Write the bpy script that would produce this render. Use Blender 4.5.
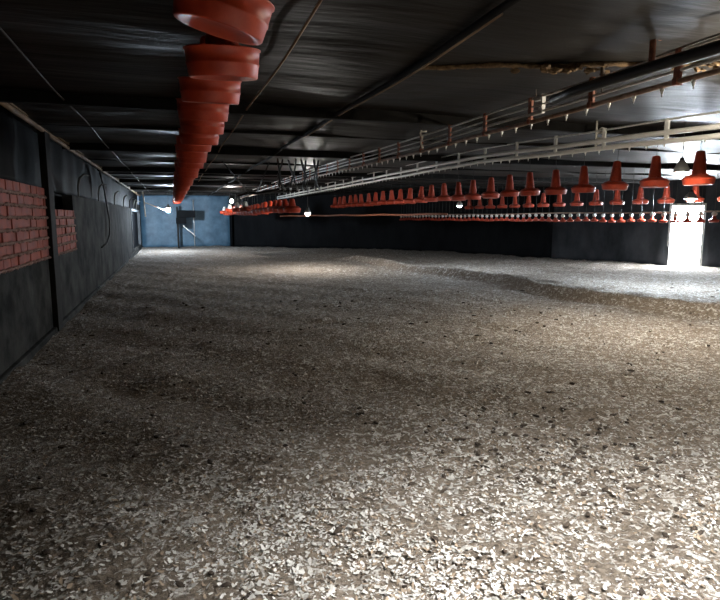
import bpy, bmesh, math, random
import numpy as np
from mathutils import Vector, Matrix
random.seed(7); rng = np.random.default_rng(7)
for o in list(bpy.data.objects): bpy.data.objects.remove(o)
S = bpy.context.scene
COL = S.collection
PI = math.pi

# ------------------------------------------------------------ camera
cam = bpy.data.cameras.new('camera'); cam.sensor_width = 36; cam.lens = 578.0/720*36; cam.clip_start = .05; cam.clip_end = 200
camo = bpy.data.objects.new('camera', cam); COL.objects.link(camo)
camo.location = (0, 0, 1.6)
camo.rotation_euler = (PI/2-0.14093, 0, -0.3100)
S.camera = camo
# ------------------------------------------------------------ world / exposure
w = bpy.data.worlds.new('world'); S.world = w; w.use_nodes = True
w.node_tree.nodes['Background'].inputs[0].default_value = (.55, .7, 1, 1)
w.node_tree.nodes['Background'].inputs[1].default_value = .6
S.view_settings.view_transform = 'Standard'; S.view_settings.look = 'None'
S.view_settings.gamma = 1; S.view_settings.exposure = 0; S.view_settings.use_curve_mapping = False
# bulbs: (x, y, z, radius, watts, colour)
WARM = (1, .90, .74); COOL = (.72, .86, 1); NEUT = (1, .97, .91)
DOOR_STRENGTH = 120
CEIL = 2.85
WL = -1.68

# ------------------------------------------------------------ materials
def mat(name, col, rough=.6, metal=0, spec=.5):
    m = bpy.data.materials.new(name); m.use_nodes = True
    b = m.node_tree.nodes['Principled BSDF']
    b.inputs['Base Color'].default_value = (*col, 1); b.inputs['Roughness'].default_value = rough
    b.inputs['Metallic'].default_value = metal; b.inputs['Specular IOR Level'].default_value = spec
    return m
def N(m, t, **k):
    n = m.node_tree.nodes.new(t)
    for a, v in k.items():
        if a in n.inputs: n.inputs[a].default_value = v
        else: setattr(n, a, v)
    return n
def L(m, a, b): m.node_tree.links.new(a, b)
def ramp(m, fac, stops):
    r = N(m, 'ShaderNodeValToRGB'); e = r.color_ramp.elements
    while len(e) < len(stops): e.new(.5)
    for i, (p, c) in enumerate(stops): e[i].position = p; e[i].color = (*c, 1) if len(c) == 3 else c
    L(m, fac, r.inputs[0]); return r.outputs[0]
def coords(m, scale=(1, 1, 1), obj=True):
    g = N(m, 'ShaderNodeNewGeometry') if not obj else N(m, 'ShaderNodeTexCoord')
    mp = N(m, 'ShaderNodeMapping'); mp.inputs['Scale'].default_value = scale
    L(m, g.outputs['Position' if not obj else 'Object'], mp.inputs[0]); return mp.outputs[0]
def noisy(name, c0, c1, scale=5, rough=.6, bump=.1, detail=6, sc=(1, 1, 1), metal=0, spec=.5, lo=.35, hi=.65, dist=.02):
    m = mat(name, c0, rough, metal, spec); b = m.node_tree.nodes['Principled BSDF']
    v = coords(m, sc); n = N(m, 'ShaderNodeTexNoise', Scale=scale, Detail=detail, Roughness=.65); L(m, v, n.inputs['Vector'])
    L(m, ramp(m, n.outputs['Fac'], [(lo, c0), (hi, c1)]), b.inputs['Base Color'])
    if bump:
        bp = N(m, 'ShaderNodeBump', Strength=bump, Distance=dist); L(m, n.outputs['Fac'], bp.inputs['Height']); L(m, bp.outputs[0], b.inputs['Normal'])
    return m
def mixc(m, fac, a, b):
    x = N(m, 'ShaderNodeMix', data_type='RGBA'); L(m, fac, x.inputs['Factor'])
    for s, v in ((6, a), (7, b)):
        if isinstance(v, tuple): x.inputs[s].default_value = (*v, 1)
        else: L(m, v, x.inputs[s])
    return x.outputs[2]

M_red = noisy('red_plastic', (.42, .038, .014), (.54, .062, .02), 9, .42, .03)
M_red2 = noisy('old_red_plastic', (.30, .030, .012), (.44, .055, .02), 12, .45, .05)
M_orange = noisy('orange_plastic', (.70, .16, .03), (.80, .25, .06), 10, .4, .03)
M_white = noisy('white_plastic', (.62, .61, .57), (.78, .77, .73), 8, .35, .03)
M_pvc = noisy('pvc_pipe', (.68, .66, .61), (.82, .80, .76), 3, .35, .03)
M_galv = noisy('galvanised_tube', (.50, .49, .47), (.72, .70, .67), 14, .35, .05, metal=.25)
M_rustpipe = noisy('stained_pipe', (.20, .10, .06), (.42, .30, .22), 9, .5, .08, metal=.2)
M_rust = noisy('rusty_bracket', (.16, .045, .025), (.38, .13, .06), 20, .6, .15)
M_black = mat('black_rubber', (.012, .012, .013), .45)
M_wire = mat('dark_wire', (.05, .045, .04), .5)
M_rope = noisy('pale_rope', (.50, .46, .38), (.72, .68, .6), 60, .8, .2)
M_dkrope = noisy('dirty_rope', (.06, .045, .035), (.16, .12, .09), 40, .9, .2)
M_wood = noisy('dirty_wood', (.14, .08, .04), (.34, .22, .12), 6, .7, .2, sc=(6, .5, 6))
M_beam = noisy('beam_dark', (.006, .0055, .005), (.014, .013, .012), 5, .8, .1, spec=.15)
M_dirt = noisy('caked_dirt', (.05, .028, .012), (.30, .19, .09), 16, .95, .6)
M_curtain = noisy('black_curtain', (.003, .0033, .004), (.007, .0075, .0085), 2.5, .7, .25, spec=.06, sc=(1, 1, .4))
M_blue = noisy('blue_tarp', (.035, .085, .14), (.10, .19, .27), 2.2, .5, .35, lo=.3, hi=.7)
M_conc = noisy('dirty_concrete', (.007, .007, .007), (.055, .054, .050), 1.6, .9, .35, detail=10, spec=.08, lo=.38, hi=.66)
M_tarpgrey = noisy('grey_tarp', (.045, .05, .055), (.10, .11, .12), 1.4, .6, .3, sc=(1, .4, 1.5))

M_curtain_lit = noisy('curtain_lit_tone', (.015, .0165, .019), (.046, .049, .055), 1.2, .7, .3, spec=.1, sc=(1, 1, .5))  # same black curtain, light from door and lamp put into a greyer colour
M_brk = noisy('dusty_bracket', (.07, .065, .055), (.16, .15, .13), 12, .6, .1)
# terracotta bricks with protruding mortar (mortar is modelled; body ribbed)
M_brick = mat('terracotta', (.3, .06, .03), .75)
b = M_brick.node_tree.nodes['Principled BSDF']
v = coords(M_brick, (1, 1, 1)); n = N(M_brick, 'ShaderNodeTexNoise', Scale=5, Detail=7); L(M_brick, v, n.inputs['Vector'])
L(M_brick, ramp(M_brick, n.outputs['Fac'], [(.3, (.13, .014, .007)), (.7, (.30, .05, .020))]), b.inputs['Base Color'])
wv = N(M_brick, 'ShaderNodeTexWave', Scale=9, Distortion=.4); wv.bands_direction = 'Y'; L(M_brick, v, wv.inputs['Vector'])
bp = N(M_brick, 'ShaderNodeBump', Strength=.5, Distance=.01); L(M_brick, wv.outputs['Fac'], bp.inputs['Height']); L(M_brick, bp.outputs[0], b.inputs['Normal'])
M_mortar = noisy('crumbly_mortar', (.10, .045, .032), (.27, .16, .125), 14, .95, .5)

# ceiling tarp
M_ceil = mat('ceiling_tarp', (.06, .055, .05), .5, 0, .16)
b = M_ceil.node_tree.nodes['Principled BSDF']; v = coords(M_ceil, (1, 1, 1))
n1 = N(M_ceil, 'ShaderNodeTexNoise', Scale=.7, Detail=8, Roughness=.6); L(M_ceil, v, n1.inputs['Vector'])
v2 = coords(M_ceil, (.6, 3.5, 1)); n2 = N(M_ceil, 'ShaderNodeTexNoise', Scale=1.6, Detail=5); L(M_ceil, v2, n2.inputs['Vector'])
c1 = ramp(M_ceil, n1.outputs['Fac'], [(.35, (.009, .0083, .0076)), (.7, (.027, .0245, .021))])
c2 = ramp(M_ceil, n2.outputs['Fac'], [(.45, (1, 1, 1)), (.75, (1.0, .78, .6))])
mx = N(M_ceil, 'ShaderNodeMix', data_type='RGBA'); mx.blend_type = 'MULTIPLY'; mx.inputs['Factor'].default_value = 1
L(M_ceil, c1, mx.inputs[6]); L(M_ceil, c2, mx.inputs[7]); L(M_ceil, mx.outputs[2], b.inputs['Base Color'])
rr = N(M_ceil, 'ShaderNodeMapRange'); rr.inputs['To Min'].default_value = .40; rr.inputs['To Max'].default_value = .65
L(M_ceil, n1.outputs['Fac'], rr.inputs[0]); L(M_ceil, rr.outputs[0], b.inputs['Roughness'])
bp = N(M_ceil, 'ShaderNodeBump', Strength=.35, Distance=.06); L(M_ceil, n2.outputs['Fac'], bp.inputs['Height']); L(M_ceil, bp.outputs[0], b.inputs['Normal'])

# litter floor
M_lit = mat('wood_shaving_litter', (.2, .18, .16), .95, spec=.15)
b = M_lit.node_tree.nodes['Principled BSDF']; v = coords(M_lit, (1, 1, 1))
nA = N(M_lit, 'ShaderNodeTexNoise', Scale=34, Detail=8, Roughness=.7, Distortion=.5); L(M_lit, v, nA.inputs['Vector'])
nB = N(M_lit, 'ShaderNodeTexNoise', Scale=.9, Detail=6, Roughness=.6); L(M_lit, v, nB.inputs['Vector'])
nC = N(M_lit, 'ShaderNodeTexNoise', Scale=13, Detail=5, Roughness=.7, Distortion=1.2); L(M_lit, v, nC.inputs['Vector'])
nD = N(M_lit, 'ShaderNodeTexNoise', Scale=4.5, Detail=6, Roughness=.7); L(M_lit, v, nD.inputs['Vector'])
base = ramp(M_lit, nA.outputs['Fac'], [(.30, (.055, .045, .036)), (.48, (.19, .155, .125)), (.70, (.34, .29, .24))])
fl = ramp(M_lit, nC.outputs['Fac'], [(.535, (0, 0, 0)), (.60, (1, 1, 1))])
cov = ramp(M_lit, nB.outputs['Fac'], [(.30, (.35, .35, .35)), (.6, (1, 1, 1))])
mm = N(M_lit, 'ShaderNodeMath', operation='MULTIPLY'); L(M_lit, fl, mm.inputs[0]); L(M_lit, cov, mm.inputs[1])
c = mixc(M_lit, mm.outputs[0], base, (.62, .60, .57))
dk = ramp(M_lit, nD.outputs['Fac'], [(.28, (1, 1, 1)), (.36, (0, 0, 0))])
c = mixc(M_lit, dk, c, (.05, .04, .032)); L(M_lit, c, b.inputs['Base Color'])
ad = N(M_lit, 'ShaderNodeMath', operation='ADD'); L(M_lit, nA.outputs['Fac'], ad.inputs[0]); L(M_lit, nC.outputs['Fac'], ad.inputs[1])
bp = N(M_lit, 'ShaderNodeBump', Strength=.9, Distance=.03); L(M_lit, ad.outputs[0], bp.inputs['Height']); L(M_lit, bp.outputs[0], b.inputs['Normal'])
M_feather = noisy('feather_white', (.42, .405, .38), (.74, .73, .71), 6, .8, 0, spec=.2)
M_shav = noisy('shaving_tan', (.20, .15, .11), (.42, .34, .26), 3, .9, 0, spec=.1)
M_drop = noisy('dropping_dark', (.025, .018, .014), (.075, .055, .04), 20, .95, .5)

M_added_shade = mat('added_shade_enamel', (.28, .28, .27), .5)
def emis(name, col, strength):
    m = bpy.data.materials.new(name); m.use_nodes = True; nt = m.node_tree; nt.nodes.clear()
    e = nt.nodes.new('ShaderNodeEmission'); e.inputs[0].default_value = (*col, 1); e.inputs[1].default_value = strength
    o = nt.nodes.new('ShaderNodeOutputMaterial'); nt.links.new(e.outputs[0], o.inputs[0]); return m

# ------------------------------------------------------------ mesh helpers
def link(name, me, m, parent=None):
    o = bpy.data.objects.new(name, me); COL.objects.link(o)
    if m and not me.materials: me.materials.append(m)
    if parent: o.parent = parent
    return o
def obj(name, bm, m, parent=None, smooth=False):
    bmesh.ops.recalc_face_normals(bm, faces=bm.faces)
    me = bpy.data.meshes.new(name); bm.to_mesh(me); bm.free()
    if smooth: me.shade_smooth()
    return link(name, me, m, parent)
def box(bm, x0, x1, y0, y1, z0, z1, bev=0, mtx=None):
    t = bmesh.new(); bmesh.ops.create_cube(t, size=1)
    for v in t.verts:
        v.co = Vector(((x0+x1)/2+v.co.x*(x1-x0), (y0+y1)/2+v.co.y*(y1-y0), (z0+z1)/2+v.co.z*(z1-z0)))
    if bev: bmesh.ops.bevel(t, geom=t.edges[:]+t.verts[:], offset=bev, segments=2, affect='EDGES', profile=.6)
    if mtx: bmesh.ops.transform(t, matrix=mtx, verts=t.verts)
    me = bpy.data.meshes.new('t'); t.to_mesh(me); t.free(); bm.from_mesh(me); bpy.data.meshes.remove(me)
def tube(bm, pts, r, seg=8, caps=True):
    pts = [Vector(p) for p in pts]; rs = r if isinstance(r, (list, tuple)) else [r]*len(pts)
    rings = []; up = None
    for i, p in enumerate(pts):
        d = (pts[min(i+1, len(pts)-1)]-pts[max(i-1, 0)]).normalized()
        if up is None: up = Vector((0, 0, 1)) if abs(d.z) < .9 else Vector((1, 0, 0))
        a = d.cross(up).normalized(); bq = a.cross(d).normalized(); up = bq
        rings.append([bm.verts.new(p+(a*math.cos(2*PI*k/seg)+bq*math.sin(2*PI*k/seg))*rs[i]) for k in range(seg)])
    for A, B in zip(rings, rings[1:]):
        for k in range(seg): bm.faces.new((A[k], A[(k+1) % seg], B[(k+1) % seg], B[k]))
    if caps and len(rings) > 1: bm.faces.new(rings[0][::-1]); bm.faces.new(rings[-1])
def lathe(bm, prof, seg=32, c=(0, 0, 0), closed=False):
    rings = []
    for r, z in prof:
        if r < 1e-5: rings.append([bm.verts.new((c[0], c[1], c[2]+z))])
        else: rings.append([bm.verts.new((c[0]+r*math.cos(2*PI*k/seg), c[1]+r*math.sin(2*PI*k/seg), c[2]+z)) for k in range(seg)])
    for A, B in zip(rings, rings[1:]):
        for k in range(seg):
            a = [A[k % len(A)], A[(k+1) % len(A)], B[(k+1) % len(B)], B[k % len(B)]]
            u = []
            for q in a:
                if q not in u: u.append(q)
            if len(u) > 2: bm.faces.new(u)
def empty(name, label, cat, loc, group=None, rot=(0, 0, 0)):
    o = bpy.data.objects.new(name, None); COL.objects.link(o); o.location = loc; o.rotation_euler = rot
    o.empty_display_size = .1; return tag(o, label, cat, group)
def tag(o, label, cat, group=None, kind=None):
    o['label'] = label; o['category'] = cat
    if group: o['group'] = group
    if kind: o['kind'] = kind
    return o
def struct(name, bm, m, smooth=False):
    o = obj(name, bm, m, None, smooth); o['kind'] = 'structure'; return o
def dup(root, loc, label, group, rot=(0, 0, 0), scale=None):
    r = root.copy(); COL.objects.link(r); r.location = loc; r.rotation_euler = rot; r['label'] = label; r['group'] = group
    for ch in list(root.children):
        c = ch.copy(); COL.objects.link(c); c.parent = r
        for g in ch.children:
            d = g.copy(); COL.objects.link(d); d.parent = c
    return r

# ------------------------------------------------------------ structure
def hills(x, y):
    return (.018*np.sin(x*1.3+.7*y)+.015*np.sin(y*2.1-x*.6)+.012*np.sin(x*4.1+y*3.3)+.010*np.sin(y*6.3-x*5.2+1))
RX0, RY0, RX1, RY1 = 6.2, 21.5, 8.25, 7.2                # raised litter, added so the door light casts a shadow strip
def ridge(x, y):
    d = np.array([RX1-RX0, RY1-RY0]); ln = np.hypot(*d); d = d/ln
    t = (x-RX0)*d[0]+(y-RY0)*d[1]; s = (x-RX0)*d[1]-(y-RY0)*d[0]+.25*np.sin(t*.9)
    w = np.clip((t+1)/2, 0, 1)*np.clip((ln+6-t)/3, 0, 1)
    return w*(.24*np.exp(-(s/.18)**2)-.05*np.exp(-((s+.45)/.3)**2))
xs = np.concatenate([np.arange(-1.9, 6, .05), np.arange(6, 18.3, .1)]); ys = np.concatenate([np.arange(-3, 9, .05), np.arange(9, 35, .12)])
X, Y = np.meshgrid(xs, ys); Z = hills(X, Y)+ridge(X, Y)+rng.normal(0, .006, X.shape)
def smooth_lump(n, r0, r1, h0, h1, ymax):
    global Z
    for _ in range(n):
        cx = rng.uniform(-1.5, 14); cy = rng.uniform(1.5, ymax); r = rng.uniform(r0, r1); h = rng.uniform(h0, h1)
        i0, i1 = np.searchsorted(ys, (cy-3*r, cy+3*r)); j0, j1 = np.searchsorted(xs, (cx-3*r, cx+3*r))
        Z[i0:i1, j0:j1] += h*np.exp(-((X[i0:i1, j0:j1]-cx)**2+(Y[i0:i1, j0:j1]-cy)**2)/r**2)
smooth_lump(900, .06, .22, -.03, .035, 20)
nx, ny = len(xs), len(ys)
me = bpy.data.meshes.new('floor'); V = np.stack([X, Y, Z], -1).reshape(-1, 3)
idx = np.arange(nx*ny).reshape(ny, nx)
F = np.stack([idx[:-1, :-1], idx[:-1, 1:], idx[1:, 1:], idx[1:, :-1]], -1).reshape(-1, 4)
def fastmesh(me, V, F):
    k = F.shape[1]
    me.vertices.add(len(V)); me.vertices.foreach_set('co', V.astype(np.float32).ravel())
    me.loops.add(F.size); me.loops.foreach_set('vertex_index', F.astype(np.int32).ravel())
    me.polygons.add(len(F)); me.polygons.foreach_set('loop_start', np.arange(0, F.size, k, dtype=np.int32))
    me.update(calc_edges=True); me.validate()
fastmesh(me, V, F); me.shade_smooth()
fl = link('floor', me, M_lit); fl['kind'] = 'structure'
def ground(x, y):
    i = np.clip(np.searchsorted(ys, y), 0, ny-1); j = np.clip(np.searchsorted(xs, x), 0, nx-1); return Z[i, j]

# ceiling: tarp sagging between cross beams
BEAMS = [-1.6, 2.4, 6.8, 11.1, 15.9, 20.7, 25.8, 30.6]
cxs = np.arange(-1.9, 18.4, .12); cys = np.arange(-3.2, 35, .12); CX, CY = np.meshgrid(cxs, cys)
bb = np.array([-5.5]+BEAMS+[35.4]); k = np.clip(np.searchsorted(bb, CY)-1, 0, len(bb)-2)
tt = (CY-bb[k])/(bb[k+1]-bb[k])
CZ = CEIL+.02-.05*np.sin(PI*np.clip(tt, 0, 1))+.010*np.sin(CX*3+CY)+.008*np.sin(CY*5.5-CX*1.2)+.01*np.sin(CX*1.1+.5)
me = bpy.data.meshes.new('ceiling'); nx2, ny2 = len(cxs), len(cys); idx = np.arange(nx2*ny2).reshape(ny2, nx2)
fastmesh(me, np.stack([CX, CY, CZ], -1).reshape(-1, 3), np.stack([idx[:-1, :-1], idx[1:, :-1], idx[1:, 1:], idx[:-1, 1:]], -1).reshape(-1, 4)); me.shade_smooth()
ce = link('ceiling', me, M_ceil); ce['kind'] = 'structure'
bm = bmesh.new(); box(bm, -2, 18.5, -3.3, 35.2, 3.05, 3.15); struct('ceiling', bm, M_beam)

RW = [(3.06, 33.5), (6.4, 31.4), (9.2, 28.9), (12.5, 24.7), (14.3, 19.6), (15.3, 17.6), (16.7, 14.5), (18.0, 10), (18.0, -3)]
def wall_strip(pts, z0, z1, th=.06, nz=14, wob=.02, name='wall', m=None, step=.35):
    P = []
    for a, b_ in zip(pts, pts[1:]):
        a = Vector((*a, 0)); b_ = Vector((*b_, 0)); n_ = max(1, int((b_-a).length/step))
        for i in range(n_): P.append(a.lerp(b_, i/n_))
    P.append(Vector((*pts[-1], 0)))
    bm = bmesh.new(); G = []
    for i, p in enumerate(P):
        d = (P[min(i+1, len(P)-1)]-P[max(i-1, 0)]).normalized(); nn = Vector((d.y, -d.x, 0))
        G.append([bm.verts.new(p+nn*(wob*(math.sin(i*1.9)+.6*math.sin(i*.7+j*.5)))+Vector((0, 0, z0+(z1-z0)*j/nz))) for j in range(nz+1)])
    for A, B in zip(G, G[1:]):
        for j in range(nz): bm.faces.new((A[j], B[j], B[j+1], A[j+1]))
    o = struct(name, bm, m, True)
    s = o.modifiers.new('s', 'SOLIDIFY'); s.thickness = th; s.offset = 0
    return o
# right hand curtain wall, with a doorway cut near (16.4, 15.3)
DA = Vector((16.18, 15.72)); DB = Vector((16.58, 14.78))
wall_strip(RW[:5], -.05, 3.0, name='wall_right', m=M_curtain)
wall_strip(RW[4:6]+[tuple(DA)], -.05, 3.0, name='wall_right', m=M_curtain_lit)
wall_strip([tuple(DB)]+RW[6:], -.05, 3.0, name='wall_right', m=M_curtain_lit)
wall_strip([tuple(DA), tuple(DB)], 2.02, 3.0, name='wall_right', m=M_curtain_lit, wob=0)
# doorway: frame and a white translucent sheet glowing with daylight
dvec = (DB-DA).normalized(); ang = math.atan2(dvec.y, dvec.x); dw = (DB-DA).length
bm = bmesh.new()
for x0, x1, z0, z1 in ((-.05, .03, 0, 2.05), (dw-.03, dw+.05, 0, 2.05), (-.05, dw+.05, 2.0, 2.08)): box(bm, x0, x1, -.05, .05, z0, z1, .006)
dr = struct('door_1', bm, M_galv); dr.location = (DA.x, DA.y, 0); dr.rotation_euler = (0, 0, ang)
bm = bmesh.new(); box(bm, .031, dw-.031, .01, .03, -.02, 1.995, .003)
sh = obj('daylit_sheet', bm, emis('daylit_translucent_sheet', (.86, .93, 1), DOOR_STRENGTH), dr)

wall_strip([(WL-.05, 34.0), (3.2, 34.0)], -.05, 2.95, name='wall_back', m=M_blue, wob=.025)
wall_strip([(3.1, 34.05), (3.1, 33.2)], -.05, 2.95, name='wall_back', m=M_curtain, wob=.01)
# left wall: low masonry, dark upper curtain
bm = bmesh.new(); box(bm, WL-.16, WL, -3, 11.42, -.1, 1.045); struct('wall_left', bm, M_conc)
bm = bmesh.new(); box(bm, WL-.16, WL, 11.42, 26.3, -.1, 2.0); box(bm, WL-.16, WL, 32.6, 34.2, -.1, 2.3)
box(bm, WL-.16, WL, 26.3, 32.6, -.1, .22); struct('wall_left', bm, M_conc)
wall_strip([(WL-.14, -3), (WL-.14, 34)], 2.02, 3.0, name='wall_left', m=M_curtain, wob=.02)
bm = bmesh.new(); box(bm, WL-.4, WL-.3, -3, 34.2, -.1, 3); struct('wall_left', bm, M_beam)
bm = bmesh.new(); box(bm, WL-.35, 18.3, -3.2, -3.05, -.1, 3); struct('wall_front', bm, M_curtain)
bm = bmesh.new(); box(bm, WL-.02, WL+.05, -3, 34, -.03, .07, .02); struct('baseboard_left', bm, M_conc)
# doorway dark opening on the left wall, far
bm = bmesh.new()
for y0, y1, z0, z1 in ((26.28, 26.4, .2, 1.95), (32.5, 32.62, .2, 1.95), (26.28, 32.62, 1.88, 2.0)): box(bm, WL-.1, WL+.03, y0, y1, z0, z1, .008)
wn = struct('window_1', bm, M_tarpgrey)
bm = bmesh.new(); box(bm, WL-.12, WL-.09, 26.4, 32.5, .2, 1.9, .004); obj('dark_curtain', bm, M_curtain, wn)
# pilasters
i = 0
bm = bmesh.new()
for y in (2.6, 5.7, 9.06):
    box(bm, WL-.02, WL+.07, y-.05, y+.3, 0, CEIL, .012)
pl = struct('trim_1', bm, M_beam)
# top plates along left wall
bm = bmesh.new(); tube(bm, [(WL+.04, y, 2.78+.006*math.sin(y)) for y in np.arange(6.6, 34, .8)], .032, 10); struct('trim_2', bm, M_wood, True)
bm = bmesh.new(); box(bm, WL, WL+.07, -3, 34, CEIL-.03, CEIL+.05, .01); struct('trim_3', bm, M_wood)
# cross beams
for i, y in enumerate(BEAMS):
    bm = bmesh.new(); box(bm, WL-.05, 18.2, y-.05, y+.05, CEIL-.10, CEIL+.08, .012)
    struct('trim_%d' % (4+i), bm, M_beam)
bm = bmesh.new()
for y in (8.6, 13.4, 17.4, 18.9, 22.4, 24.1, 27.6, 29.1, 32.2): box(bm, WL-.05, 18.2, y-.022, y+.022, CEIL-.055, CEIL+.06, .006)
struct('trim_12', bm, M_beam)
# long folds of the ceiling tarp
def fold(n, x, y0, y1, r, m, wav=.015):
    bm = bmesh.new(); tube(bm, [(x+wav*math.sin(y*1.7), y, CEIL-.055+.012*math.sin(y*.9)) for y in np.arange(y0, y1, .2)], r, 8); struct('trim_%d' % n, bm, m, True)
fold(13, 1.87, .5, 33, .024, M_beam); fold(14, .84, .5, 20, .009, M_wood, .01); fold(15, -1.0, 3, 30, .008, M_wire, .01)
fold(16, 1.92, 3.2, 9, .012, M_wood, .02)
# torn brown seam across the ceiling
bm = bmesh.new()
pts = [(1.9+2.6*t, 4.5-.95*t+.03*math.sin(t*20), CEIL-.045) for t in np.linspace(0, 1, 40)]
tube(bm, pts, [.014+.012*abs(math.sin(i*1.3)) for i in range(40)], 7)
sm = struct('trim_17', bm, M_dirt, True)

# ------------------------------------------------------------ dirt clumps on the seam
bm = bmesh.new()
for q in range(60):
    t = min(.98, max(.3, random.gauss(.42, .06) if q < 32 else random.uniform(.4, .98))); p = Vector((1.9+2.6*t, 4.5-.95*t, CEIL-.05))
    s = random.uniform(.012, .035)
    bmesh.ops.create_icosphere(bm, subdivisions=1, radius=s, matrix=Matrix.Translation(p+Vector((random.gauss(0, .03), random.gauss(0, .035), random.uniform(-.045, -.015))))@Matrix.Diagonal((1.5, 1, .8, 1)))
for v_ in bm.verts: v_.co += Vector([random.gauss(0, .004) for _ in range(3)])
tag(obj('dirt_crust', bm, M_dirt), 'brown crust of caked dirt clinging to the torn ceiling seam', 'dirt', kind='stuff')

# ------------------------------------------------------------ feathers, shavings, droppings
def scatter(n, ymax, lmin, lmax, aspect, m, name, label, cat, lift=.004, pw=1.6, curl=.35):
    # three-by-two vertex curled flakes, thick through solidify-free double sheet
    yy = .9+(ymax-.9)*rng.random(n)**pw
    xx = rng.uniform(-.32, 1.12, n)*yy*1.0+0.0
    xx = np.where(rng.random(n) < .0, xx, yy*np.tan(rng.uniform(math.radians(-17), math.radians(53), n)))
    mk = np.sin(xx*3.1+1.3*np.sin(yy*2.3))+np.sin(yy*4.7+1.1*np.sin(xx*3.9))+.8*np.sin(xx*9+yy*7.3)+.8*np.sin(yy*13-xx*8.1)
    ok = (xx > WL+.08) & (xx < 13) & (rng.random(n) < .62+.17*mk); xx, yy = xx[ok], yy[ok]; n = len(xx)
    ln = rng.uniform(lmin, lmax, n); wd = ln*rng.uniform(aspect*.6, aspect*1.4, n)
    a = rng.uniform(0, 2*PI, n); tilt = rng.normal(0, .35, n); roll = rng.normal(0, .35, n)
    loc = []
    for (u, s) in ((-1, -.35), (-1, .35), (-.3, -1), (-.3, 1), (.45, -.8), (.45, .8), (1, -.2), (1, .2)):
        cu = curl*ln*.5*(u*u)*rng.uniform(-.2, 1, n)
        lx = u*ln/2; ly = s*wd/2+.15*wd*np.sin(u*3+a); lz = cu+lx*np.sin(tilt)+ly*np.sin(roll)
        loc.append(np.stack([xx+lx*np.cos(a)-ly*np.sin(a), yy+lx*np.sin(a)+ly*np.cos(a), ground(xx, yy)+lift+lz*.8+ .2*ln*np.abs(tilt)], -1))
    V = np.stack(loc, 1).reshape(-1, 3); b0 = (np.arange(n)*8)[:, None, None]
    F = (b0+np.array([[0, 2, 3, 1], [2, 4, 5, 3], [4, 6, 7, 5]])[None]).reshape(-1, 4)
    me = bpy.data.meshes.new(name); fastmesh(me, V, F); me.shade_smooth()
    return tag(link(name, me, m), label, cat, kind='stuff')
scatter(150000, 12, .006, .029, .55, M_feather, 'white_feathers', 'white feathers and pale down flakes strewn over the barn litter', 'feathers')
scatter(30000, 9, .010, .035, .4, M_shav, 'wood_shavings', 'tan wood shavings lying loose among the white feathers on the floor', 'shavings', curl=.6)
bm = bmesh.new()
for q in range(620):
    y = 1.4+10*random.random()**1.5; x = y*math.tan(math.radians(random.uniform(-15, 50)))
    if q < 160: x = random.gauss(2.55, .45); y = random.gauss(3.1, .5)
    if x < WL+.1: continue
    s = random.uniform(.005, .017)*(1+y*.06); z = float(ground(np.array(x), np.array(y)))
    bmesh.ops.create_icosphere(bm, subdivisions=1, radius=s, matrix=Matrix.Translation((x, y, z+s*.35))@Matrix.Rotation(random.random()*6, 4, 'Z')@Matrix.Diagonal((random.uniform(1, 2.6), 1, .6, 1)))
for v_ in bm.verts: v_.co += Vector([random.gauss(0, .002) for _ in range(3)])
tag(obj('dark_droppings', bm, M_drop), 'dark crumbs of droppings and damp clods scattered over the litter', 'droppings', kind='stuff')

# ------------------------------------------------------------ brick infill on the left wall
def bricks(name, y0, y1, z0, n, label, ch=.136):
    t = empty(name, label, 'brick infill', (WL, y0, z0))
    bmb = bmesh.new(); bmm = bmesh.new()
    for r in range(n):
        off = (.0 if r % 2 else -.14); y = y0+off
        while y < y1-.03:
            a = max(y, y0); b_ = min(y+.28, y1)
            if b_-a > .04:
                j = random.uniform(-.008, .008)
                box(bmb, -.06, .015+j, a-y0+.001, b_-y0-.001, r*ch+.012, (r+1)*ch-.008, .008)
            y += .29
        # squeezed out mortar bead with irregular lumps
        L_ = y1-y0; pts = []; rs = []
        for s in np.arange(0, L_+.001, .035): pts.append((.016+random.uniform(0, .012), min(s, L_), r*ch+random.uniform(-.004, .006))); rs.append(random.choice((.010, .014, .019, .025)))
        tube(bmm, pts, rs, 6)
    obj('bricks', bmb, M_brick, t); obj('mortar', bmm, M_mortar, t, True)
bricks('brick_infill', 6.02, 9.03, 1.06, 7, 'near red brick infill with pale mortar ridges on the left wall')
bricks('brick_infill', 9.42, 11.4, 1.06, 5, 'far short red brick infill beyond the dark pillar on left wall')

# ------------------------------------------------------------ bent brackets at the top of left wall
NTH = ['nearest', 'second', 'third', 'fourth', 'fifth', 'sixth', 'seventh', 'eighth', 'ninth', 'tenth', 'eleventh', 'twelfth']
bm = bmesh.new()
tube(bm, [(.02, 0, -.38), (.03, 0, -.15), (.06, 0, -.02), (.13, .03, .05), (.22, .08, .03)], [.014, .02, .024, .016, .008], 8)
br0 = obj('wall_bracket', bm, M_brk, None, True)
for i, y in enumerate((12.15, 15.28, 19.3, 22.7, 25.8, 28.2, 30.4)):
    o = br0 if i == 0 else br0.copy()
    if i: COL.objects.link(o)
    o.location = (WL-.02, y, 2.36)
    tag(o, 'pale bent bracket on the top of left wall, %s from the camera' % NTH[i], 'bracket', 'bent brackets along the left wall')
bm = bmesh.new(); tube(bm, [(WL+.03, 15.6, 2.7), (WL+.05, 16.2, 2.3), (WL+.04, 16.7, 1.9), (WL+.05, 17.0, 1.5), (WL+.05, 16.8, 1.15), (WL+.04, 16.1, .95), (WL+.02, 15.2, .9)], .02, 8)
tag(obj('hanging_hose', bm, M_black, None, True), 'black hose hanging in a loop on the left concrete wall', 'hose')

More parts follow.
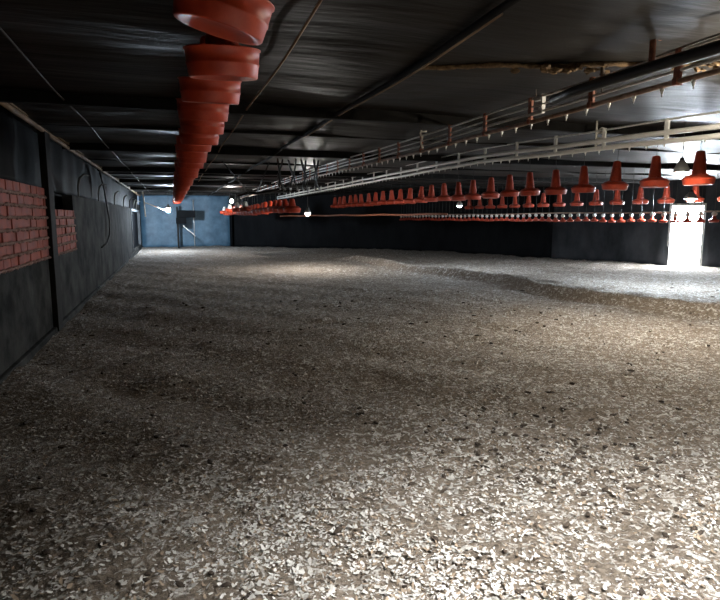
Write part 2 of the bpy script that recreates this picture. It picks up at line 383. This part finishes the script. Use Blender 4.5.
# ------------------------------------------------------------ feeders
def make_feeder(name, label, group, R=.2, hp=.15, tube_h=.27, kind='deep', mr=None, wire=None):
    """origin at pan bottom"""
    t = empty(name, label, 'feeder', (0, 0, 0), group)
    mr = mr or M_red
    bm = bmesh.new()
    if kind == 'deep':
        prof = [(0, .022), (R*.55, .016), (R*.8, .002), (R*.9, 0), (R*.93, .006), (R*.965, hp*.40), (R*.985, hp*.44), (R*.985, hp*.50), (R*.975, hp*.54), (R, hp*.93), (R*1.035, hp*.95), (R*1.035, hp), (R*.99, hp*1.01), (R*.95, hp*.9), (R*.9, hp*.2), (R*.5, .035), (0, .04)]
    else:
        prof = [(0, .015), (R*.6, .01), (R*.86, 0), (R*.95, .012), (R*1.0, hp*.55), (R*1.03, hp*.6), (R*1.03, hp*.72), (R*.97, hp*.78), (R*.82, hp*.98), (R*.55, hp*1.12), (R*.5, hp*1.12), (R*.8, hp*.9), (R*.9, hp*.5), (R*.85, .04), (0, .04)]
    lathe(bm, prof, 36); obj('pan', bm, mr, t, True)
    bm = bmesh.new(); zc = hp*.85
    lathe(bm, [(R*.50, zc), (R*.52, zc+.01), (R*.46, zc+.04), (R*.30, zc+tube_h*.9), (R*.27, zc+tube_h), (R*.21, zc+tube_h+.012), (.012, zc+tube_h+.02), (0, zc+tube_h+.02)], 28); cn = obj('feed_cone', bm, mr, t, True)
    bm = bmesh.new()
    for a in range(6):
        c_, s_ = math.cos(a*PI/3), math.sin(a*PI/3)
        tube(bm, [(R*.42*c_, R*.42*s_, zc+.05), (R*.72*c_, R*.72*s_, hp*.95), (R*.93*c_, R*.93*s_, hp*.8)], .006, 5)
    tube(bm, [(R*.72*math.cos(a*PI/12), R*.72*math.sin(a*PI/12), hp*.95) for a in range(25)], .007, 5)
    bmesh.ops.transform(bm, matrix=Matrix.Identity(4), verts=bm.verts)
    obj('grill', bm, mr, t, True)
    bm = bmesh.new(); w_ = wire if wire else .2
    tube(bm, [(0, 0, zc+tube_h+.01), (0, 0, zc+tube_h+w_)], .004, 5); obj('hanger_wire', bm, M_wire, t)
    return t
# left row
LH = 2.33
def lab_left(i):
    if i < 12: return '%s large red feeder %s the hanging row nearest the left wall' % (('nearest tilted' if i == 0 else NTH[i]), 'in' if i == 0 else 'from the camera in')
    return 'small far red feeder in the tail of the row nearest the left wall'
f0 = make_feeder('poultry_feeder', lab_left(0), 'red feeders in the row by the left wall', wire=.13)
fy = 2.12; y = fy; i = 0
y = 2.66
while y < 32:
    x = .28+.02*math.sin(i*1.7)-.006*max(0, y-6)*.3
    rot = (math.radians(random.uniform(8, 11)), math.radians(random.uniform(-2, 2)), 0)
    z = LH+.03+random.uniform(-.008, .008)
    if i == 0: f0.location = (.215, 2.62, LH+.05); f0.rotation_euler = (math.radians(8), math.radians(13), 0)
    else: dup(f0, (x, y, z), lab_left(i), 'red feeders in the row by the left wall', rot)
    i += 1; y = 2.68+i*.73
# right row (feeders under the white drinker line)
def lab_r(i):
    if i < 10: return 'red bell feeder, %s from right in the high row beyond the white pipes' % (NTH[i] if i else 'first')
    return 'small far red bell feeder in the dim tail of the row beyond the white pipes'
g1 = make_feeder('bell_feeder', lab_r(0), 'bell feeders beyond the white pipes', R=.21, hp=.13, tube_h=.36, kind='bell', mr=M_red2, wire=.31)
for i in range(25):
    y = 6.61+i*.83; loc = (7.25+.02*math.sin(i*2.2)-.0*i, y, 2.07+.01*math.sin(i*1.3))
    if i == 0: g1.location = loc
    else: dup(g1, loc, lab_r(i), 'bell feeders beyond the white pipes', (math.radians(random.uniform(-3, 3)), math.radians(random.uniform(-3, 3)), random.random()*6))
# second right row, orange, farther
def lab_o(i):
    return ('orange red bell feeder %s from the right in the farther row' % ('nearest' if i == 0 else NTH[i])) if i < 6 else 'tiny dark orange feeder in the farther row near the black curtain'
g2 = make_feeder('bell_feeder', lab_o(0), 'orange bell feeders in the farther row', R=.2, hp=.12, tube_h=.36, kind='bell', mr=M_red2, wire=.42)
for i in range(15):
    loc = (12.2, 10.3+i*.88, 1.98)
    if i == 0: g2.location = loc
    else: dup(g2, loc, lab_o(i), 'orange bell feeders in the farther row', (0, 0, random.random()*6))
# row seen end-on near centre
def lab_c(i):
    return ('lamp-lit orange red feeder, %s of the low centre row' % (NTH[i])) if i < 5 else 'small glowing red feeder in the low centre row near the blue wall'
g3 = make_feeder('bell_feeder', lab_c(0), 'feeders in the low centre row', R=.23, hp=.16, tube_h=.22, kind='bell', mr=M_red, wire=.78)
for i in range(20):
    loc = (3.05-.02*i, 15.5+i*.78, 1.74+.03*math.sin(i*.5))
    if i == 0: g3.location = loc
    else: dup(g3, loc, lab_c(i), 'feeders in the low centre row', (0, math.radians(random.uniform(-6, 6)), 0))
wc = empty('bell_feeder', 'white coned feeder hanging just left of the low centre row', 'feeder', (2.62, 22.3, 1.84), 'white coned feeders of the low centre row')
for c_ in g3.children:
    q = c_.copy(); q.data = c_.data.copy(); COL.objects.link(q); q.parent = wc
    if q.name.startswith(('feed_cone', 'grill')): q.data.materials.clear(); q.data.materials.append(M_white)
    if q.name.startswith('feed_cone'): q['label'] = 'white cone'
for loc in ((2.52, 24.2, 1.84), (2.46, 26.9, 1.83), (2.5, 30.2, 1.80)): dup(wc, loc, 'white coned feeder hanging just left of the low centre row', 'white coned feeders of the low centre row')
# far low drinkers: small cup with clear bottle
t = empty('bell_drinker', 'small red drinker with pale top, right end of the long low row', 'drinker', (10.4, 8.4, 1.5), 'small red drinkers in the long low row')
bm = bmesh.new(); lathe(bm, [(0, .01), (.06, 0), (.085, .006), (.095, .035), (.098, .05), (.085, .055), (.05, .07), (.035, .10), (.03, .13), (0, .13)], 20); obj('cup', bm, M_red2, t, True)
bm = bmesh.new(); lathe(bm, [(.025, .13), (.045, .15), (.05, .18), (.035, .21), (.012, .225), (0, .226)], 16); obj('top', bm, M_white, t, True)
bm = bmesh.new(); tube(bm, [(0, 0, .2), (0, 0, 1.28)], .004, 5); obj('hanger_wire', bm, M_wire, t)
D0 = t
for i in range(1, 56):
    dup(D0, (10.4, 8.4+i*.32, 1.5+.012*math.sin(i)), ('small red drinker with pale top, %s from the right in the long low row' % NTH[i]) if i < 5 else 'tiny red drinker with pale top in the long low row before the black curtain', 'small red drinkers in the long low row')
bm = bmesh.new(); tube(bm, [(10.4, y, 1.73+.01*math.sin(y)) for y in np.arange(7, 25.8, .6)], .016, 8)
tag(obj('water_pipe', bm, M_rustpipe, None, True), 'thin dark red pipe running above the long low row of drinkers', 'pipe')
# red feed pipes drawn across the middle distance
for (x0, y0, x1, y1, z, r, lab) in ((6.9, 14, 5.2, 29.5, 1.70, .028, 'low red pipe in the middle distance above the lit litter'),):
    bm = bmesh.new(); tube(bm, [(x0+(x1-x0)*t_, y0+(y1-y0)*t_, z+.01*math.sin(t_*30)) for t_ in np.linspace(0, 1, 30)], r, 8)
    tag(obj('feed_pipe', bm, M_rust, None, True), lab, 'pipe')

# ------------------------------------------------------------ nipple drinker lines
def nipple_mesh():
    bm = bmesh.new(); lathe(bm, [(0, -.05), (.003, -.05), (.003, -.03), (.008, -.03), (.009, -.012), (.014, -.010), (.014, .012), (0, .012)], 10); return bm
def drinker_line(label, x, ys_, zf, offs, hangers, nip, mats, xf=lambda y: 0, group=None):
    y0, y1 = ys_; t = empty('drinker_line', label, 'drinker line', (x, y0, zf(y0)))
    for nm, dz, r, m, a, b_ in offs:
        bm = bmesh.new(); tube(bm, [(xf(y), y-y0, zf(y)+dz-zf(y0)+.004*math.sin(y*2.3+dz*9)) for y in np.arange(a, b_, .3)], r, 10); obj(nm, bm, m, t, True)
    top = max(o[1] for o in offs)
    bm = bmesh.new(); box(bm, -.012, .012, -.028, .028, -.02, top+.015, .004); box(bm, -.03, .03, -.02, .02, -.02, .03, .006); box(bm, -.02, .02, -.02, .02, top-.02, top+.02, .005); h0 = None
    for i, y in enumerate(hangers):
        if h0 is None: h = h0 = obj('hanger', bm, mats[0], t)
        else: h = h0.copy(); COL.objects.link(h)
        h.parent = t; h.location = (xf(y), y-y0, zf(y)-zf(y0))
    nb = nipple_mesh(); n0 = None
    for y in nip[:98]:
        if n0 is None: n = n0 = obj('nipple', nb, mats[1], t, True)
        else: n = n0.copy(); COL.objects.link(n)
        n.parent = t; n.location = (xf(y), y-y0, zf(y)-zf(y0)-.022)
    return t
z1 = lambda y: 2.525+(.08*min(1, max(0, (y-8)/6)))
drinker_line('long drinker line with stained pipes and hanging nipples, nearer of the two on the right', 3.35, (1.0, 31), z1,
    [('water_pipe', 0, .020, M_rustpipe, 1.0, 31), ('support_rail', .075, .012, M_galv, 1.0, 31), ('guard_wire', .135, .008, M_galv, 1.0, 20), ('top_tube', .205, .012, M_galv, 1.0, 31)],
    [1.55+.87*i for i in range(26)], [1.3+.265*i for i in range(98)], (M_rust, M_pvc))
z2 = lambda y: min(2.60, 2.43+.035*(y-4.7))
drinker_line('white double pipe drinker line brightly lit at right, under the nearer line', 5.3, (3.0, 31), z2,
    [('water_pipe', 0, .030, M_pvc, 3.0, 31), ('support_pipe', .095, .030, M_pvc, 3.0, 31), ('top_tube', .23, .012, M_galv, 3.0, 31)],
    [3.3+1.0*i for i in range(26)], [3.2+.265*i for i in range(98)], (M_white, M_pvc))
bm = bmesh.new(); tube(bm, [(3.2, y, 2.63+.006*math.sin(y*2)) for y in np.arange(.8, 4.3, .2)]+[(3.22, 4.5, 2.62)], .042, 14)
tag(obj('black_hose', bm, M_black, None, True), 'thick black pipe lying along the nearer drinker line at upper right', 'hose')
bm = bmesh.new(); tube(bm, [(3.4+.03*math.sin(y*5), y, CEIL-.08-.03*math.sin(y*2)) for y in np.arange(1.2, 3.7, .1)], .008, 6)
tag(obj('loose_cable', bm, M_wire, None, True), 'thin dark cable sagging under the ceiling at upper right corner', 'cable')
bm = bmesh.new(); box(bm, -.012, .012, -.02, .02, 0, .17, .004); box(bm, -.02, .07, -.015, .015, .15, .17, .004)
o = obj('pipe_hook', bm, M_rust); o.location = (3.27, 3.45, 2.69); tag(o, 'dark red hook rising from the thick black pipe at upper right', 'hook')
# metal clamp
t = empty('pipe_clamp', 'shiny white metal clamp joining the tubes of the nearer drinker line', 'clamp', (3.35, 4.85, 2.59))
bm = bmesh.new(); box(bm, -.02, .02, -.03, -.005, -.01, .16, .005); box(bm, -.02, .02, -.02, .22, -.015, .01, .005); box(bm, -.025, .02, -.01, .10, .11, .135, .005); obj('body', bm, M_white, t)
bm = bmesh.new(); tube(bm, [(-.03, 0, .03), (.03, 0, .03)], .012, 8); obj('bolt', bm, M_galv, t)

# ropes
def rope(name, pts, r, m, label, knots=()):
    t = empty(name, label, 'rope', pts[-1]); o0 = Vector(pts[-1])
    bm = bmesh.new(); tube(bm, [Vector(p)-o0 for p in pts], r, 8); obj('cord', bm, m, t, True)
    for k in knots:
        bm = bmesh.new(); K = [Vector(p)-o0 for p in k[0]]; tube(bm, K, k[1], 8); obj('knot', bm, k[2], t, True)
rope('hanging_rope', [(3.33, 7.6, CEIL+.0), (3.33, 7.6, 2.78)], .006, M_dkrope, 'thin rope with a frayed white knot holding the nearer drinker line', [([(3.33, 7.6, 2.80), (3.31, 7.6, 2.76), (3.34, 7.59, 2.70), (3.32, 7.6, 2.64), (3.35, 7.6, 2.56)], .016, M_rope), ([(3.33, 7.6, 2.78), (3.40, 7.58, 2.79)], .011, M_rope)])
rope('hanging_rope', [(3.33, 4.02, CEIL), (3.33, 4.02, 2.6)], .006, M_dkrope, 'dark twisted rope dropping from the ceiling onto the thick black pipe', [([(3.33, 4.02, 2.83), (3.31, 4.0, 2.76), (3.34, 4.03, 2.70), (3.32, 4.02, 2.64)], .017, M_dkrope), ([(3.30, 4.02, 2.74), (3.36, 4.0, 2.72), (3.37, 4.02, 2.66)], .008, M_dkrope)])
rope('hanging_rope', [(3.35, 4.95, CEIL), (3.35, 4.95, 2.72)], .005, M_dkrope, 'thin short cord above the shiny clamp of the nearer drinker line')
rope('hanging_rope', [(5.3, 6.45, CEIL), (5.3, 6.45, 2.5)], .013, M_rope, 'white rope with looped knot holding the white double pipes', [([(5.3, 6.42, 2.72), (5.36, 6.42, 2.76), (5.42, 6.42, 2.75), (5.40, 6.42, 2.70), (5.3, 6.42, 2.69)], .011, M_rope), ([(5.3, 6.42, 2.62), (5.35, 6.42, 2.63), (5.36, 6.42, 2.57), (5.29, 6.42, 2.55)], .014, M_rope)])
# winch wires and cable bundle near the ceiling mid distance
for a, b_, lab in (((1.05, 12.9, 2.8), (1.75, 14.2, 2.2), 'left strut of the V shaped winch wires under the far ceiling'), ((2.05, 12.9, 2.8), (1.95, 14.2, 2.2), 'right strut of the V shaped winch wires under the far ceiling')):
    bm = bmesh.new(); tube(bm, [a, Vector(a).lerp(Vector(b_), .5)+Vector((0, 0, -.01)), b_], .016, 7); tag(obj('winch_wire', bm, M_black, None, True), lab, 'wire')
bm = bmesh.new(); tube(bm, [(1.5, 14.3, 2.12), (1.75, 14.2, 2.2), (1.95, 14.2, 2.19), (2.3, 13.5, 2.24), (2.55, 13.2, 2.36)], .035, 8)
tag(obj('feed_hose', bm, M_black, None, True), 'dark sagging hose below the V shaped winch wires', 'hose')
for i in range(8):
    x = 2.15+.13*i; y = 12.4+.1*(i % 3); bm = bmesh.new(); j = random.uniform(.04, .12)*(-1)**i
    tube(bm, [(x, y, 2.86), (x+j*.3, y, 2.7), (x+j, y, 2.5), (x+j*.4, y, 2.3), (x+.1, y+.3, 2.22)], .02, 6)
    tag(obj('hanging_cable', bm, M_black, None, True), 'black cable in the tangle hanging from the ceiling near centre', 'cable', 'tangled hanging cables')
# end wall: post with box, thin conduit
t = empty('control_post', 'dark thin post with a control box before the blue end wall', 'post', (.25, 32.6, 0))
bm = bmesh.new(); box(bm, -.07, .03, -.04, .04, -.02, 2.2, .01); obj('post', bm, M_beam, t)
bm = bmesh.new(); box(bm, -.1, .42, -.16, .04, 1.3, 1.62, .03); box(bm, -.04, .9, -.1, .03, 1.62, 2.0, .03); obj('control_box', bm, M_curtain, t)
bm = bmesh.new(); tube(bm, [(.25, -.05, 1.2), (.5, -.06, .95), (.7, -.06, .8), (.85, -.06, .62)], .03, 6); obj('cord', bm, M_pvc, t, True)
bm = bmesh.new(); tube(bm, [(1.1, 33.85, 0), (1.1, 33.85, 2.6)], .022, 8); tag(obj('conduit', bm, M_galv, None, True), 'thin upright conduit against the blue end wall', 'conduit')
bm = bmesh.new(); tube(bm, [(-1.2, 28.0, 2.3), (-.75, 28.4, 2.12), (-.35, 28.8, 1.95)], .022, 7); tag(obj('lamp_arm', bm, M_pvc, None, True), 'pale slanting arm reaching from the left wall to the bright lamp', 'arm')
bm = bmesh.new(); tube(bm, [(-1.25, 28.0, 2.78), (-1.2, 28.0, 2.3), (-1.18, 28, 1.65)], .03, 7); tag(obj('hanging_strap', bm, M_rope, None, True), 'pinkish strap hanging beside the left wall before the blue wall', 'strap')

# ------------------------------------------------------------ lamps
def lamp(loc, r, watts, col, label, top=CEIL, added_shade=None, drop=2.4):
    t = empty('hanging_bulb', label, 'lamp', loc)
    bm = bmesh.new(); lathe(bm, [(0, -r), (r*.5, -r*.87), (r*.87, -r*.5), (r, 0), (r*.9, r*.45), (r*.62, r*.95), (r*.45, r*1.35), (r*.42, r*1.5), (0, r*1.5)], 20)
    A = 4*PI*r*r; obj('bulb', bm, emis('bulb_glow', col, watts/(PI*A)), t, True)
    bm = bmesh.new(); lathe(bm, [(r*.40, r*1.45), (r*.52, r*1.5), (r*.52, r*2.5), (r*.3, r*2.8), (0, r*2.8)], 14); obj('socket', bm, M_black, t, True)
    bm = bmesh.new(); tube(bm, [(0, 0, r*2.7), (.01, 0, (top-loc[2])*.6), (0, 0, top-loc[2])], .006, 6); obj('cord', bm, M_wire, t, True)
    if added_shade:  # added reflector cone, keeps light off ceiling and walls
        rr_ = added_shade*r*2.0; dz = -r*drop
        bm = bmesh.new(); lathe(bm, [(r*.5, r*2.2), (rr_*.45, r*1.7), (rr_*.8, dz+r*1.1), (rr_, dz), (rr_-.006, dz), (rr_*.8-.008, dz+r), (rr_*.45-.005, r*1.55), (r*.5, r*2.05)], 28); obj('added_shade', bm, M_added_shade, t, True)
lamp((-.2, 29.0, 1.96), .10, 900, COOL, 'bright bluish white lamp hanging before the blue end wall', added_shade=.8, drop=-.8)
lamp((3.95, 17.6, 1.74), .07, 360, NEUT, 'small lit bulb at the near end of the low centre feeder row', added_shade=.8, drop=-.1)
lamp((8.3, 16.0, 1.98), .06, 320, COOL, 'small lit bulb right of centre among the dim red feeders', added_shade=.9, drop=.4)
lamp((6.45, 6.16, 2.24), .055, 480, WARM, 'white bulb glowing between the two nearest bell feeders at right', added_shade=1.0, drop=.8)
lamp((10.9, 10.1, 2.02), .07, 900, COOL, 'white bulb glowing low beside the bright doorway at right', added_shade=1.0, drop=.1)
lamp((2.0, 1.0, 2.36), .045, 860, (1, .99, .95), 'bulb in an added shade hanging beyond the right edge of the picture', added_shade=1.75, drop=3.1)
lamp((4.55, 3.45, 2.44), .045, 130, WARM, 'bare bulb hanging beyond the right edge between the two drinker lines')
lamp((2.42, 25.6, 2.3), .06, 120, NEUT, 'tiny lit bulb just left of the low centre feeder row')
